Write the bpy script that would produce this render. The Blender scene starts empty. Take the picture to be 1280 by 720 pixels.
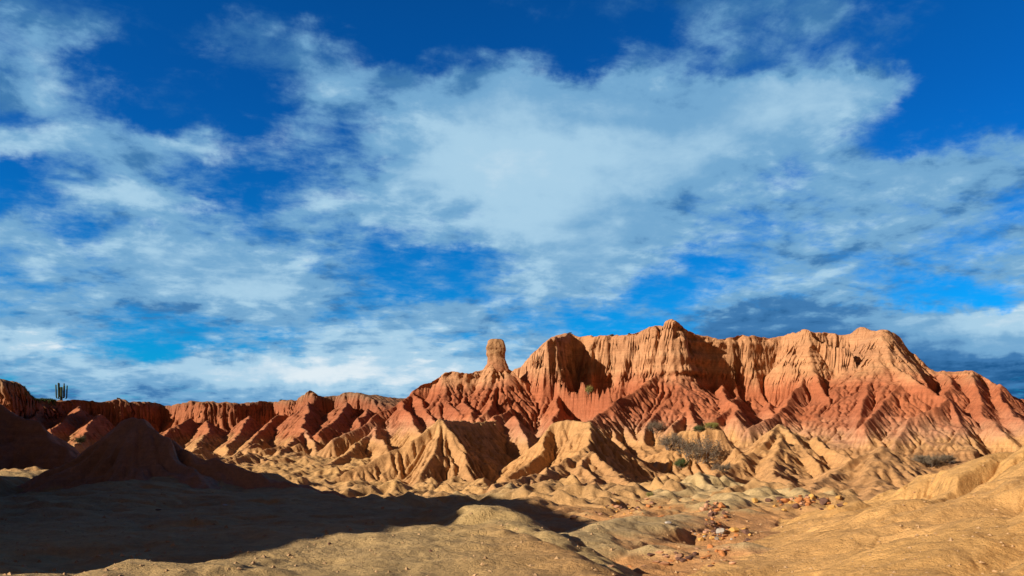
import bpy, math, random, time
import numpy as np
T0 = time.time()
C = bpy.context.scene.collection
R = math.radians

# ------------------------------------------------------------------ camera
F = 950.0          # focal length in pixels of a 1280 wide picture
HY = 540.0         # row of the true horizon in a 720 high picture
cam = bpy.data.cameras.new('camera')
cam.sensor_width = 36.0
cam.lens = F / 1280.0 * 36.0
cam.shift_y = (HY - 360.0) / 1280.0
cam.clip_start = 0.1
cam.clip_end = 30000
camo = bpy.data.objects.new('camera', cam)
camo.location = (0, 0, 0)
camo.rotation_euler = (R(90), 0, 0)
C.objects.link(camo)
bpy.context.scene.camera = camo

# ------------------------------------------------------------------ light
SUN_EL = 23.5
SUN_H = np.array([-0.899, -0.438])            # horizontal direction towards the sun
sun = bpy.data.lights.new('sun', 'SUN')
sun.energy = 5.0
sun.angle = R(0.5)
sun.color = (1.0, 0.90, 0.74)
suno = bpy.data.objects.new('sun', sun)
from mathutils import Vector, Matrix
sd = Vector((SUN_H[0] * math.cos(R(SUN_EL)), SUN_H[1] * math.cos(R(SUN_EL)), math.sin(R(SUN_EL))))
suno.rotation_euler = sd.to_track_quat('Z', 'Y').to_euler()
C.objects.link(suno)

vs = bpy.context.scene.view_settings
vs.view_transform = 'Standard'
vs.look = 'None'
vs.exposure = 0.62
vs.gamma = 1.0

# ------------------------------------------------------------------ sky
world = bpy.data.worlds.new('World')
bpy.context.scene.world = world
world.use_nodes = True
world.cycles.sampling_method = 'MANUAL'
world.cycles.sample_map_resolution = 512
NT = world.node_tree
for n in list(NT.nodes): NT.nodes.remove(n)

def N(kind, **kw):
    n = NT.nodes.new(kind)
    for k, v in kw.items(): setattr(n, k, v)
    return n
def put(sock, v):
    if isinstance(v, bpy.types.NodeSocket): NT.links.new(v, sock)
    else: sock.default_value = v
def M(op, a, b=None, c=None, clamp=False):
    n = N('ShaderNodeMath', operation=op, use_clamp=clamp)
    put(n.inputs[0], a)
    if b is not None: put(n.inputs[1], b)
    if c is not None: put(n.inputs[2], c)
    return n.outputs[0]
def VC(x, y, z=0.0):
    n = N('ShaderNodeCombineXYZ'); put(n.inputs[0], x); put(n.inputs[1], y); put(n.inputs[2], z)
    return n.outputs[0]
def NOI(vec, scale, detail=6.0, rough=0.55, dist=0.0):
    n = N('ShaderNodeTexNoise'); n.noise_dimensions = '3D'
    put(n.inputs['Vector'], vec); n.inputs['Scale'].default_value = scale
    n.inputs['Detail'].default_value = detail; n.inputs['Roughness'].default_value = rough
    n.inputs['Distortion'].default_value = dist
    return n.outputs[0]
def SM(v, lo, hi, a=0.0, b=1.0):
    n = N('ShaderNodeMapRange', interpolation_type='SMOOTHSTEP')
    put(n.inputs[0], v); n.inputs[1].default_value = lo; n.inputs[2].default_value = hi
    n.inputs[3].default_value = a; n.inputs[4].default_value = b
    return n.outputs[0]
def LIN(v, lo, hi, a=0.0, b=1.0):
    n = N('ShaderNodeMapRange', interpolation_type='LINEAR')
    put(n.inputs[0], v); n.inputs[1].default_value = lo; n.inputs[2].default_value = hi
    n.inputs[3].default_value = a; n.inputs[4].default_value = b
    return n.outputs[0]
def MIXC(f, a, b, mode='MIX'):
    n = N('ShaderNodeMix', data_type='RGBA', blend_type=mode)
    put(n.inputs[0], f); put(n.inputs[6], a); put(n.inputs[7], b)
    return n.outputs[2]
def MIXF(f, a, b):
    n = N('ShaderNodeMix', data_type='FLOAT')
    put(n.inputs[0], f); put(n.inputs[2], a); put(n.inputs[3], b)
    return n.outputs[0]

tc = N('ShaderNodeTexCoord')
sep = N('ShaderNodeSeparateXYZ'); NT.links.new(tc.outputs['Generated'], sep.inputs[0])
dx, dy, dz = sep.outputs
dyc = M('MAXIMUM', dy, 0.05)
u = M('DIVIDE', dx, dyc)
v = M('DIVIDE', dz, dyc)
den = M('ADD', M('MAXIMUM', dz, 0.0), 0.21)
q = VC(M('DIVIDE', dx, den), M('DIVIDE', dy, den), 0.0)

# how much cloud stands where: rows from the top of the view down, columns every 64 px
CL = ["4 3 1 0 0 1 0 0 0 0 1 2 2 3 4 4 3 1 0 0 0",
      "5 4 2 0 0 5 2 1 0 0 1 1 1 2 3 3 2 1 0 0 0",
      "5 4 0 0 0 3 5 3 1 1 5 0 3 4 4 3 4 2 0 0 0",
      "5 6 1 0 1 1 5 6 5 6 7 7 6 6 7 7 8 7 1 2 0",
      "3 5 2 0 1 1 6 2 5 7 8 7 7 7 7 8 7 4 0 3 1",
      "5 6 5 4 5 3 5 3 5 8 8 8 8 8 7 7 6 2 2 4 6",
      "1 3 6 4 2 1 2 5 7 8 9 9 8 8 7 5 4 6 7 7 5",
      "2 1 7 7 3 2 5 5 6 6 8 8 7 6 5 5 5 5 5 5 1",
      "6 3 2 6 5 4 5 2 4 6 8 7 7 7 4 4 3 5 6 2 5",
      "5 5 5 7 6 7 5 1 1 3 6 7 7 4 2 4 5 4 5 5 6",
      "5 5 4 6 6 8 6 4 2 1 5 6 4 1 5 5 4 4 1 2 3",
      "4 5 4 4 4 6 5 4 6 5 3 3 1 3 6 6 6 6 7 7 8",
      "7 6 3 1 2 3 4 6 6 5 5 4 3 4 7 7 7 7 7 7 7",
      "5 6 6 6 7 8 8 7 7 7 6 5 4 5 7 7 7 7 7 6 6",
      "5 5 5 6 6 6 6 6 5 5 5 5 5 5 5 5 5 5 5 5 5"]
# how bright the cloud is there (thick cloud bases are darker than thin lit cloud)
CB = ["4 3 3 3 3 3 3 3 3 3 3 3 3 3 3 3 3 3 3 3 3",
      "5 4 4 3 3 5 4 4 4 3 5 3 4 4 4 4 4 3 3 3 3",
      "5 5 3 3 3 4 4 4 4 5 6 5 4 4 4 4 4 4 4 3 3",
      "5 6 5 4 4 4 4 4 4 5 5 5 5 4 5 6 6 6 5 5 4",
      "5 5 5 4 4 4 5 5 5 5 6 6 5 5 5 6 6 5 5 5 4",
      "6 6 5 5 6 6 5 5 5 7 7 7 6 6 6 6 5 5 5 5 5",
      "5 5 5 5 5 5 5 6 6 7 7 7 6 6 5 5 5 5 5 5 5",
      "5 5 7 7 6 5 6 6 6 7 7 6 6 5 5 6 5 5 5 5 5",
      "6 5 5 6 5 5 5 5 6 7 7 6 5 5 6 5 5 5 5 5 5",
      "6 6 5 6 6 6 6 5 5 5 6 6 5 6 6 5 5 5 5 5 6",
      "5 5 5 5 6 8 5 4 5 5 6 6 6 6 6 6 6 5 4 5 6",
      "5 5 4 4 4 6 5 4 6 5 5 6 5 5 3 2 3 4 6 7 8",
      "8 8 6 5 5 6 6 7 7 6 6 6 5 4 2 1 2 2 3 5 5",
      "5 6 6 6 7 8 9 9 8 8 7 6 5 4 2 2 2 1 1 1 1",
      "4 4 4 4 4 5 5 5 5 5 4 4 3 3 2 2 1 1 1 1 1"]
warp1 = M('SUBTRACT', NOI(VC(u, v, 3.1), 9.0, 5, 0.6), 0.5)
warp2 = M('SUBTRACT', NOI(VC(u, v, 7.7), 9.0, 5, 0.6), 0.5)
warp3 = M('SUBTRACT', NOI(VC(u, v, 1.7), 26.0, 4, 0.6), 0.5)
warp4 = M('SUBTRACT', NOI(VC(u, v, 5.2), 26.0, 4, 0.6), 0.5)
u2 = M('MULTIPLY_ADD', warp3, 0.045, u)
v2 = M('MULTIPLY_ADD', warp4, 0.028, v)
uw = M('MULTIPLY_ADD', warp1, 0.14, u2)
vw = M('MULTIPLY_ADD', warp2, 0.075, v2)
U0, U1 = -640 / F, 640 / F
ut = LIN(uw, U0, U1)
vt = LIN(vw, 540 / F, 36 / F, 0.0, 14.0)
res = None
rows = []
for ra, rb in zip(CL, CB):
    cr = N('ShaderNodeValToRGB'); cr.color_ramp.interpolation = 'B_SPLINE'
    a = [int(t) / 9 for t in ra.split()]; b = [int(t) / 9 for t in rb.split()]
    el = cr.color_ramp.elements
    while len(el) < len(a): el.new(0.5)
    for i, (p, s) in enumerate(zip(a, b)):
        el[i].position = i / (len(a) - 1)
    for i, (p, s) in enumerate(zip(a, b)):
        el[i].color = (p, s, 0, 1)
    NT.links.new(ut, cr.inputs[0])
    rows.append(cr.outputs[0])
res = rows[0]
for i in range(len(rows) - 1):
    res = MIXC(SM(vt, i, i + 1.0), res, rows[i + 1])
sc_ = N('ShaderNodeSeparateColor'); NT.links.new(res, sc_.inputs[0])
cov_map, bri_map = sc_.outputs[0], sc_.outputs[1]
# away from the view: thin scattered cloud only
front = M('MULTIPLY', SM(M('ABSOLUTE', u), 0.80, 1.05, 1.0, 0.0), SM(dy, 0.05, 0.25))
front = M('MULTIPLY', front, SM(v, 0.62, 0.80, 1.0, 0.0))
cov_map = MIXF(front, -0.1, cov_map)
bri_map = MIXF(front, 0.4, bri_map)
n1 = NOI(q, 2.6, 9, 0.60, 0.35)
n2 = NOI(q, 10.0, 9, 0.66, 0.25)
q2 = VC(M('ADD', M('DIVIDE', dx, den), -0.05), M('ADD', M('DIVIDE', dy, den), -0.05), 0.0)
n2s = NOI(q2, 6.0, 7, 0.60, 0.25)
n2c = NOI(q, 6.0, 7, 0.60, 0.25)
lit = M('SUBTRACT', n2c, n2s)
cov_map = M('MULTIPLY_ADD', cov_map, 1.28, -0.19)
thick = SM(cov_map, 0.55, 0.90, 1.0, 0.28)
nn = M('MULTIPLY', thick, M('ADD', M('MULTIPLY', M('SUBTRACT', n1, 0.5), 1.25), M('MULTIPLY', M('SUBTRACT', n2, 0.5), 1.0)))
sx, sy = M('DIVIDE', dx, den), M('DIVIDE', dy, den)
n3 = NOI(VC(M('ADD', M('MULTIPLY', sx, 0.55), M('MULTIPLY', sy, 0.25)), M('SUBTRACT', M('MULTIPLY', sy, 2.0), M('MULTIPLY', sx, 0.7)), 2.0), 4.5, 8, 0.6, 0.5)
nn = M('ADD', nn, M('MULTIPLY', M('MULTIPLY', M('SUBTRACT', n3, 0.5), 0.62), thick))
dens = M('ADD', cov_map, nn)
cov = M('POWER', SM(dens, -0.06, 0.60), 1.35)
bn = M('ADD', bri_map, M('MULTIPLY', M('SUBTRACT', NOI(q, 4.0, 7, 0.6, 0.3), 0.5), M('MULTIPLY', thick, 0.60)))
bn = M('MULTIPLY_ADD', bn, 0.94, -0.02)
bn = M('ADD', bn, M('MULTIPLY', SM(dens, 0.5, 1.1), 0.10))
bn = M('ADD', bn, M('MULTIPLY', M('MULTIPLY', lit, thick), 0.8))
ramp = N('ShaderNodeValToRGB'); ramp.color_ramp.interpolation = 'EASE'
el = ramp.color_ramp.elements
cols = [(0.0, (0.010, 0.090, 0.25)), (0.30, (0.05, 0.19, 0.42)), (0.52, (0.165, 0.38, 0.61)), (0.78, (0.37, 0.60, 0.77)), (1.0, (0.70, 0.82, 0.88))]
while len(el) < len(cols): el.new(0.5)
for i, (p, c) in enumerate(cols): el[i].position = p
for i, (p, c) in enumerate(cols): el[i].color = (*c, 1)
NT.links.new(bn, ramp.inputs[0])
sky = N('ShaderNodeTexSky', sky_type='NISHITA')
sky.sun_disc = False
sky.sun_elevation = R(SUN_EL)
sky.sun_rotation = math.atan2(SUN_H[0], SUN_H[1])
sky.air_density = 1.0; sky.dust_density = 0.3; sky.ozone_density = 3.0
WS = 0.1
tint = MIXC(1.0, sky.outputs[0], (0.010, 0.50, 0.90, 1), 'MULTIPLY')
tint = MIXC(1.0, tint, VC(1, SM(v, 0.0, 0.50, 1.0, 0.64), SM(v, 0.0, 0.6, 1.0, 0.8)), 'MULTIPLY')
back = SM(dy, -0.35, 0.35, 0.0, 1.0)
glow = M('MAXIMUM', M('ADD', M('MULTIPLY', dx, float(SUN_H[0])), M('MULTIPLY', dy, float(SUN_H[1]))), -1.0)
glow = SM(glow, -0.3, 1.0, 0.12, 1.0)                    # added fill is made brighter on the sun's side
fillc = MIXC(1.0, (2.5, 1.55, 1.0, 1), VC(glow, glow, glow), 'MULTIPLY')
tint = MIXC(back, fillc, tint)      # invented warm glow behind the viewer, added to lift and warm the shadows
tint = MIXC(SM(dz, 0.45, 0.85), tint, (0.05, 0.12, 0.34, 1))
cloudc = MIXC(1.0, ramp.outputs[0], (0.69 / WS, 0.67 / WS, 0.67 / WS, 1), 'MULTIPLY')
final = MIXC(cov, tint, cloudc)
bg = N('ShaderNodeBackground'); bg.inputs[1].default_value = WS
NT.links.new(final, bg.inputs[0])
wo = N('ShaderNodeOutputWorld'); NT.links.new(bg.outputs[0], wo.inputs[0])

# ------------------------------------------------------------------ numeric noise
def _hash(ix, iy, seed):
    h = (ix.astype(np.int64) * 374761393 + iy.astype(np.int64) * 668265263 + seed * 974634777) & 0xFFFFFFFF
    h = ((h ^ (h >> 13)) * 1274126177) & 0xFFFFFFFF
    h = (h ^ (h >> 16)) & 0xFFFFFFFF
    return h.astype(np.float32) / 4294967295.0
def vnoise(x, y, seed=0):
    ix = np.floor(x); iy = np.floor(y)
    fx = (x - ix).astype(np.float32); fy = (y - iy).astype(np.float32)
    fx = fx * fx * fx * (fx * (fx * 6 - 15) + 10); fy = fy * fy * fy * (fy * (fy * 6 - 15) + 10)
    ix = ix.astype(np.int64); iy = iy.astype(np.int64)
    a = _hash(ix, iy, seed); b = _hash(ix + 1, iy, seed); c = _hash(ix, iy + 1, seed); d = _hash(ix + 1, iy + 1, seed)
    return (a + (b - a) * fx) * (1 - fy) + (c + (d - c) * fx) * fy
def fbm(x, y, octv=4, seed=0, gain=0.5):
    s = 0; a = 1.0; t = 0
    for o in range(octv):
        s = s + a * (vnoise(x * 2 ** o + 17.3 * o, y * 2 ** o - 9.1 * o, seed + o) - 0.5); t += a; a *= gain
    return s / t * 2          # about -1..1
def sst(x, a, b):
    t = np.clip((x - a) / (b - a), 0, 1); return t * t * (3 - 2 * t)

# ------------------------------------------------------------------ terrain plan
def P(px, py, Y):
    return ((px - 640.0) / F * Y, Y, (HY - py) / F * Y)

FLOOR, HUMP, SLOPE, MOUND, DARKHILL, RIM, CONE_A, CONE_B, CONE_C, CONE_D, CONE_E, RIDGE, SIDE, SPURL, WASH = range(15)
spines = []   # (id, pts, prof_front(list), prof_back, flute_amp, flute_len)
def spine(idn, pts, prof, back=None, fl=0.0, fw=1.5, rnd=0.3, raw=False):
    pts = np.array([p if raw else P(*p) for p in pts], dtype=np.float64)
    ext = lambda q: np.array(list(q) + [(q[-1][0] + 30, q[-1][1] + 40)], float)
    spines.append((idn, pts, ext(list(prof)), None if back is None else ext(list(back)), fl, fw, rnd))
def lin(s, L=60, conc=0.0):
    """drop against distance: slope s, easing to s*(1-conc)"""
    d = np.array([0, .3, 1, 3, 7, 15, L]); sl = s * (1 - conc * np.clip(d / 15, 0, 1))
    dr = np.concatenate([[0], np.cumsum(np.diff(d) * (sl[1:] + sl[:-1]) / 2)])
    return np.stack([d, dr], 1)

# -- main ridge, its cliff and the talus under it
crest = [(653, 473, 151), (662, 464, 150), (670, 455, 148), (674, 436, 146), (683, 423, 144), (692, 419, 145), (700, 418, 151), (712, 417, 157),
         (735, 419, 156), (744, 418, 151), (770, 418, 150), (800, 413, 147), (818, 406, 146), (826, 406, 149), (831, 402, 143), (845, 401, 142), (853, 404, 143),
         (859, 413, 145.5), (872, 419, 147.2), (895, 422, 147.6), (925, 417, 148), (950, 423, 149.5), (975, 420, 150), (1000, 412, 146),
         (1009, 411, 145), (1018, 412, 149), (1050, 418, 149), (1075, 410, 147), (1098, 413, 144)]
spine(RIDGE, crest, [(0, 0), (.3, .3), (1.0, 3), (2.6, 9.0), (3.8, 11.5), (6, 13.2), (12, 16.5), (25, 22), (45, 28), (80, 34)],
      [(0, 0), (2, .6), (10, 5), (60, 30)], fl=0.5, fw=3.4)
spine(RIDGE, [(1098, 413, 144), (1110, 419, 145), (1126, 426, 145), (1142, 438, 144), (1158, 452, 143), (1174, 463, 142), (1200, 459, 140), (1222, 464, 139), (1242, 478, 137),
         (1256, 488, 136), (1275, 495, 135), (1335, 500, 133), (1420, 510, 131)],
      [(0, 0), (.4, .3), (1.5, 1.8), (4, 4.6), (7, 7), (12, 10), (25, 16.5), (45, 24), (80, 34)],
      [(0, 0), (2, .6), (10, 5), (60, 30)], fl=0.7, fw=2.2)
spine(RIDGE, [(541, 476, 146.5), (552, 468, 146), (578, 466, 146), (598, 463, 147.5)], [(0, 0), (.6, .15), (1.1, 1.6), (1.8, 2.6), (5, 5), (12, 10), (30, 20)], [(0, 0), (2, 1), (60, 30)], fl=.5, fw=1.7)
spine(RIDGE, [(512, 489, 149), (545, 478, 151), (600, 467, 151), (621, 462, 150), (640, 467, 151), (653, 474, 151)],
      [(0, 0), (.5, .4), (1.5, 2.5), (4, 5.2), (12, 10), (30, 19), (80, 34)], [(0, 0), (2, 1), (60, 30)], fl=0.4, fw=2)
spine(RIDGE, [(1100, 413, 143), (1111, 455, 136), (1142, 469, 129), (1187, 495, 121), (1204, 531, 113), (1222, 562, 106)], lin(1.0), fl=.3)
spine(RIDGE, [(1009, 414, 145), (1012, 462, 140), (1053, 513, 126), (1075, 527, 120), (1100, 556, 111)], lin(1.05), fl=.3)
for p in [
    [(622, 470, 148), (612, 497, 138), (602, 520, 127)],
    [(655, 490, 150), (640, 505, 138), (618, 520, 126)],
    [(700, 484, 144), (690, 522, 128), (697, 545, 116)],
    [(742, 502, 137), (765, 540, 119), (790, 574, 105)],
    [(762, 512, 134), (780, 530, 124), (812, 575, 108)],
    [(818, 469, 140), (800, 482, 135), (752, 512, 125), (720, 530, 116)],
    [(832, 500, 133), (808, 528, 122), (802, 548, 115)],
    [(850, 482, 139), (862, 505, 128), (870, 530, 118)],
    [(882, 486, 140), (840, 531, 118)],
    [(925, 492, 138), (895, 520, 122), (862, 548, 112)],
    [(960, 500, 137), (975, 530, 122), (990, 545, 114)],
    [(1005, 470, 140), (985, 505, 128), (940, 532, 116)],
    [(1090, 470, 134), (1078, 500, 124), (1070, 530, 115)],
    [(1125, 478, 130), (1100, 505, 120), (1078, 528, 113)],
    [(1187, 495, 121), (1150, 515, 115), (1118, 548, 108)],
    [(1180, 465, 142), (1185, 480, 132), (1190, 500, 122)],
    [(1210, 463, 138), (1231, 513, 120), (1262, 548, 109)],
    [(1204, 531, 113), (1180, 550, 108), (1168, 572, 103)],
    [(1245, 478, 134), (1270, 520, 118), (1300, 560, 106)],
    [(1300, 500, 130), (1330, 540, 112)],
    [(900, 480, 142), (912, 500, 130), (925, 520, 120)],
]:
    spine(RIDGE, p, lin(0.95, conc=.2), fl=.5, fw=1.15)
for p in [
    [(514, 488, 149), (489, 507, 141), (450, 530, 133), (420, 545, 128)],
    [(514, 488, 149), (535, 515, 136), (562, 548, 120)],
    [(545, 480, 150), (560, 500, 140), (590, 535, 124)],
    [(500, 500, 143), (515, 525, 130), (530, 548, 120)],
    [(640, 516, 122), (655, 545, 112), (660, 573, 103)],
    [(585, 485, 146), (578, 502, 138), (590, 515, 128)],
]:
    spine(RIDGE, p, lin(0.95, conc=.2), fl=.5, fw=1.15)
spine(RIDGE, [(617, 450, 149), (625, 450, 149)], [(0, 0), (1.0, .3), (2.0, 1.1), (3.5, 2.9), (6, 5.2), (12, 9.5), (30, 22)], fl=.3, fw=1.2)
# -- long red rim on the left
spine(RIM, [(-260, 466, 150), (-60, 468, 152), (-8, 470, 152), (8, 474, 152)], [(0, 0), (.5, .3), (1.4, 4), (2.2, 7), (6, 9.5), (12, 13), (60, 30)],
      [(0, 0), (8, .5), (14, 5), (200, 9)], fl=.5, fw=2.5)
spine(RIM, [(-200, 496, 160), (36, 497, 168), (75, 499, 172), (130, 500, 180), (160, 500, 182), (185, 501, 186), (205, 505, 190), (225, 502, 186), (255, 501, 182), (300, 501, 184),
            (340, 501, 188), (365, 499, 182), (378, 491, 174), (387, 485, 172), (393, 486, 172), (402, 495, 174), (415, 493, 175), (430, 489, 174), (452, 492, 172),
            (462, 498, 170), (472, 508, 166), (490, 512, 158)],
      [(0, 0), (.4, .3), (1.5, 4), (3.5, 6.5), (8, 9), (20, 13.5), (60, 20)], [(0, 0), (1, .15), (150, 6)], fl=1.5, fw=3.7)
for p in [
    [(60, 505, 170), (30, 530, 150), (20, 548, 140)],
    [(100, 505, 172), (75, 528, 155), (60, 540, 145)],
    [(120, 515, 168), (110, 530, 150), (90, 555, 132)],
    [(236, 520, 178), (222, 530, 170), (188, 552, 155)],
    [(262, 524, 176), (258, 538, 162), (240, 560, 144)],
    [(310, 518, 178), (300, 532, 165), (282, 562, 138)],
    [(350, 515, 180), (322, 536, 160), (300, 566, 134)],
    [(387, 500, 170), (382, 533, 150), (347, 564, 125), (318, 584, 110)],
    [(430, 500, 170), (425, 518, 155), (400, 540, 142)],
    [(460, 508, 165), (445, 535, 148)],
]:
    spine(RIM, p, lin(0.85, conc=.2), fl=.3, fw=1.6)
spine(SPURL, [(475, 520, 142), (467, 536, 131), (409, 578, 111), (362, 598, 99)], lin(0.9, conc=.2), fl=.3)
spine(SPURL, [(467, 536, 131), (480, 560, 118), (492, 575, 110)], lin(0.9, conc=.2), fl=.3)
spine(SPURL, [(382, 533, 150), (395, 560, 130), (405, 590, 112)], lin(0.9, conc=.2), fl=.3)
spine(SPURL, [(347, 564, 125), (352, 582, 115), (350, 600, 104)], lin(0.8), fl=.2)
# -- cone shaped hills of the middle distance
def cone(idn, px, py, Y, s=0.85, **k):
    spine(idn, [(px, py, Y), (px + 0.3, py, Y + .05)], lin(s, conc=.25), **k)
cone(CONE_A, 553, 521, 102, .92, fl=.25, fw=1.0)
spine(CONE_A, [(553, 521, 102), (540, 560, 95), (520, 600, 88)], lin(.8, conc=.25), fl=.2, fw=1.2)
spine(CONE_A, [(553, 521, 102), (520, 543, 99), (480, 567, 96), (420, 594, 92)], lin(.85, conc=.3), fl=.25, fw=1.2)
spine(CONE_A, [(553, 521, 102), (574, 560, 95), (594, 600, 89)], lin(.85, conc=.2), fl=.25, fw=1.2)
spine(CONE_A, [(553, 521, 102), (590, 524, 112), (618, 522, 122)], lin(.95, conc=.2), fl=.3)
spine(CONE_B, [(692, 526, 98), (715, 523, 98), (733, 526, 97)], [(0, 0), (.5, .3), (2, 2.7), (4, 4.2), (10, 8), (30, 18)], fl=.6, fw=.9)
spine(CONE_B, [(733, 526, 97), (740, 555, 88), (760, 580, 78), (790, 595, 66)], lin(.75, conc=.3), fl=.5, fw=1.1)
spine(CONE_B, [(737, 545, 91), (732, 575, 80), (738, 605, 66), (742, 630, 55)], lin(.7, conc=.3), fl=.5, fw=1.1)
spine(CONE_B, [(730, 556, 88), (700, 575, 80), (660, 588, 72), (625, 605, 64)], lin(.7, conc=.3), fl=.5, fw=1.1)
spine(CONE_B, [(692, 528, 98), (670, 565, 92), (632, 588, 84)], lin(.9, conc=.3), fl=.5, fw=1.1)
cone(CONE_C, 978, 528, 101, .85, fl=.55, fw=.9)
spine(CONE_C, [(978, 528, 101), (1000, 548, 95), (1018, 575, 86)], lin(.75, conc=.2), fl=.5, fw=1.1)
spine(CONE_C, [(978, 528, 101), (950, 556, 92), (905, 582, 80), (880, 600, 68)], lin(.65, conc=.2), fl=.5, fw=1.1)
spine(CONE_C, [(972, 545, 95), (965, 580, 80), (985, 605, 62)], lin(.6, conc=.2), fl=.5, fw=1.1)
cone(CONE_E, 1022, 543, 98, .8, fl=.55, fw=.9)
spine(CONE_E, [(1022, 543, 98), (1045, 558, 92), (1065, 575, 84)], lin(.8, conc=.2), fl=.5, fw=1.1)
cone(CONE_D, 1100, 556, 76, .7, fl=.55, fw=.9)
spine(CONE_D, [(1100, 556, 76), (1060, 580, 70), (1020, 598, 60), (985, 615, 50)], lin(.6, conc=.2), fl=.5, fw=1.1)
spine(CONE_D, [(1100, 556, 76), (1130, 580, 70), (1160, 603, 62)], lin(.7, conc=.2), fl=.5, fw=1.1)
spine(CONE_D, [(1100, 556, 76), (1096, 590, 64), (1080, 618, 50)], lin(.5, conc=.2), fl=.5, fw=1.1)
cone(CONE_E, 920, 556, 96, .9, fl=.55, fw=.9)
spine(CONE_E, [(850, 538, 106), (880, 533, 106), (902, 534, 105)], [(0, 0), (.6, .3), (1.4, 1.7), (2.6, 2.9), (8, 6), (30, 16)], fl=.3, fw=1.6)
# -- shaded mound, shaded hill
cone(MOUND, 163, 519, 46, 1.25, fl=1.15, fw=1.25)
spine(MOUND, [(152, 522, 46), (185, 525, 45.5)], lin(1.15, conc=.4), fl=1.15, fw=1.25)
spine(MOUND, [(163, 519, 46), (200, 535, 44.5), (245, 566, 43.5), (320, 588, 42.5), (400, 603, 42), (460, 620, 41)], lin(.75, conc=.5), fl=1.15, fw=1.25)
spine(MOUND, [(160, 520, 46), (140, 548, 45.5), (118, 580, 44.5), (85, 602, 43.5)], lin(1.1, conc=.5), fl=1.15, fw=1.25)
spine(MOUND, [(172, 524, 45.5), (176, 570, 42), (180, 612, 38)], lin(.85, conc=.5), fl=1.15, fw=1.25)
spine(MOUND, [(205, 538, 44.5), (240, 580, 41), (262, 610, 38)], lin(.75, conc=.5), fl=1.15, fw=1.25)
spine(DARKHILL, [(-120, 470, 78), (-40, 486, 76), (5, 504, 75), (50, 534, 73), (102, 572, 71)], lin(.62, conc=.3), fl=.8, fw=1.4)
# -- near ground forms
hs = [(0, 0), (.5, .06), (1.1, .28), (2, .85), (3.2, 1.7), (6, 3), (12, 5)]
spine(HUMP, [(596, 634, 23.5), (612, 633, 23), (645, 655, 21), (692, 680, 18.5), (756, 722, 15), (860, 800, 11)], hs)
spine(WASH, [(700, 676, 23.5), (745, 660, 27), (800, 648, 31), (850, 643, 34)], [(0, 0), (.8, .1), (2.0, .32), (2.5, .95), (3.2, 1.3), (6, 3), (12, 7)])
spine(WASH, [(880, 640, 37), (930, 622, 44), (985, 612, 52)], [(0, 0), (1, .12), (3, .5), (6, 1.2), (12, 4)])
spine(WASH, [(830, 620, 50), (880, 606, 60), (900, 598, 68)], [(0, 0), (1, .12), (3, .6), (6, 1.5), (12, 4)])
spine(WASH, [(640, 612, 56), (690, 625, 50), (720, 640, 44)], [(0, 0), (1, .25), (3, 1.1), (6, 2.5), (12, 6)])
ss = [(0, 0), (.5, .04), (1.5, .28), (4, 1.0), (8, 2.1), (20, 5)]
spine(SLOPE, [(1420, 505, 28), (1300, 548, 30), (1240, 572, 31), (1165, 598, 33), (1100, 630, 33), (1050, 655, 31), (980, 680, 26), (930, 702, 22), (890, 728, 18.5)], ss)
spine(SLOPE, [(1420, 540, 22), (1290, 592, 24), (1210, 622, 24), (1120, 662, 22), (1040, 700, 19.5), (1000, 730, 17)], ss)
spine(SLOPE, [(1500, 560, 15), (1300, 636, 17.5), (1220, 672, 17), (1140, 716, 15), (1080, 770, 12)], ss)
spine(SLOPE, [(1700, 560, 9), (1450, 650, 11), (1280, 720, 11.5), (1180, 790, 9.5)], ss)
# -- hills outside the picture on the left (their shadows lie on the near ground)
spine(SIDE, [(-30, -9, 1.0), (-26.0, -3.5, 3.6), (-28.0, 4, 8.6), (-30.5, 13, 13.2), (-38, 22, 15.5), (-46, 31, 17.5), (-54, 35, 10), (-60, 37, 3)], lin(.95), raw=True, fl=.3, fw=3)
spine(SIDE, [(-72, 56, 19), (-86, 64, 22), (-120, 70, 16)], lin(.8), raw=True, fl=.3, fw=3)
spine(SIDE, [(-150, 118, 26), (-175, 130, 30), (-210, 140, 20)], lin(.8), raw=True, fl=.3, fw=3)
spine(SIDE, [(120, -60, 6), (160, -20, 10), (200, 40, 8)], lin(.4), raw=True)
spine(SIDE, [(-150, -120, 10), (-60, -190, 14), (60, -170, 8)], lin(.4), raw=True)

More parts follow.
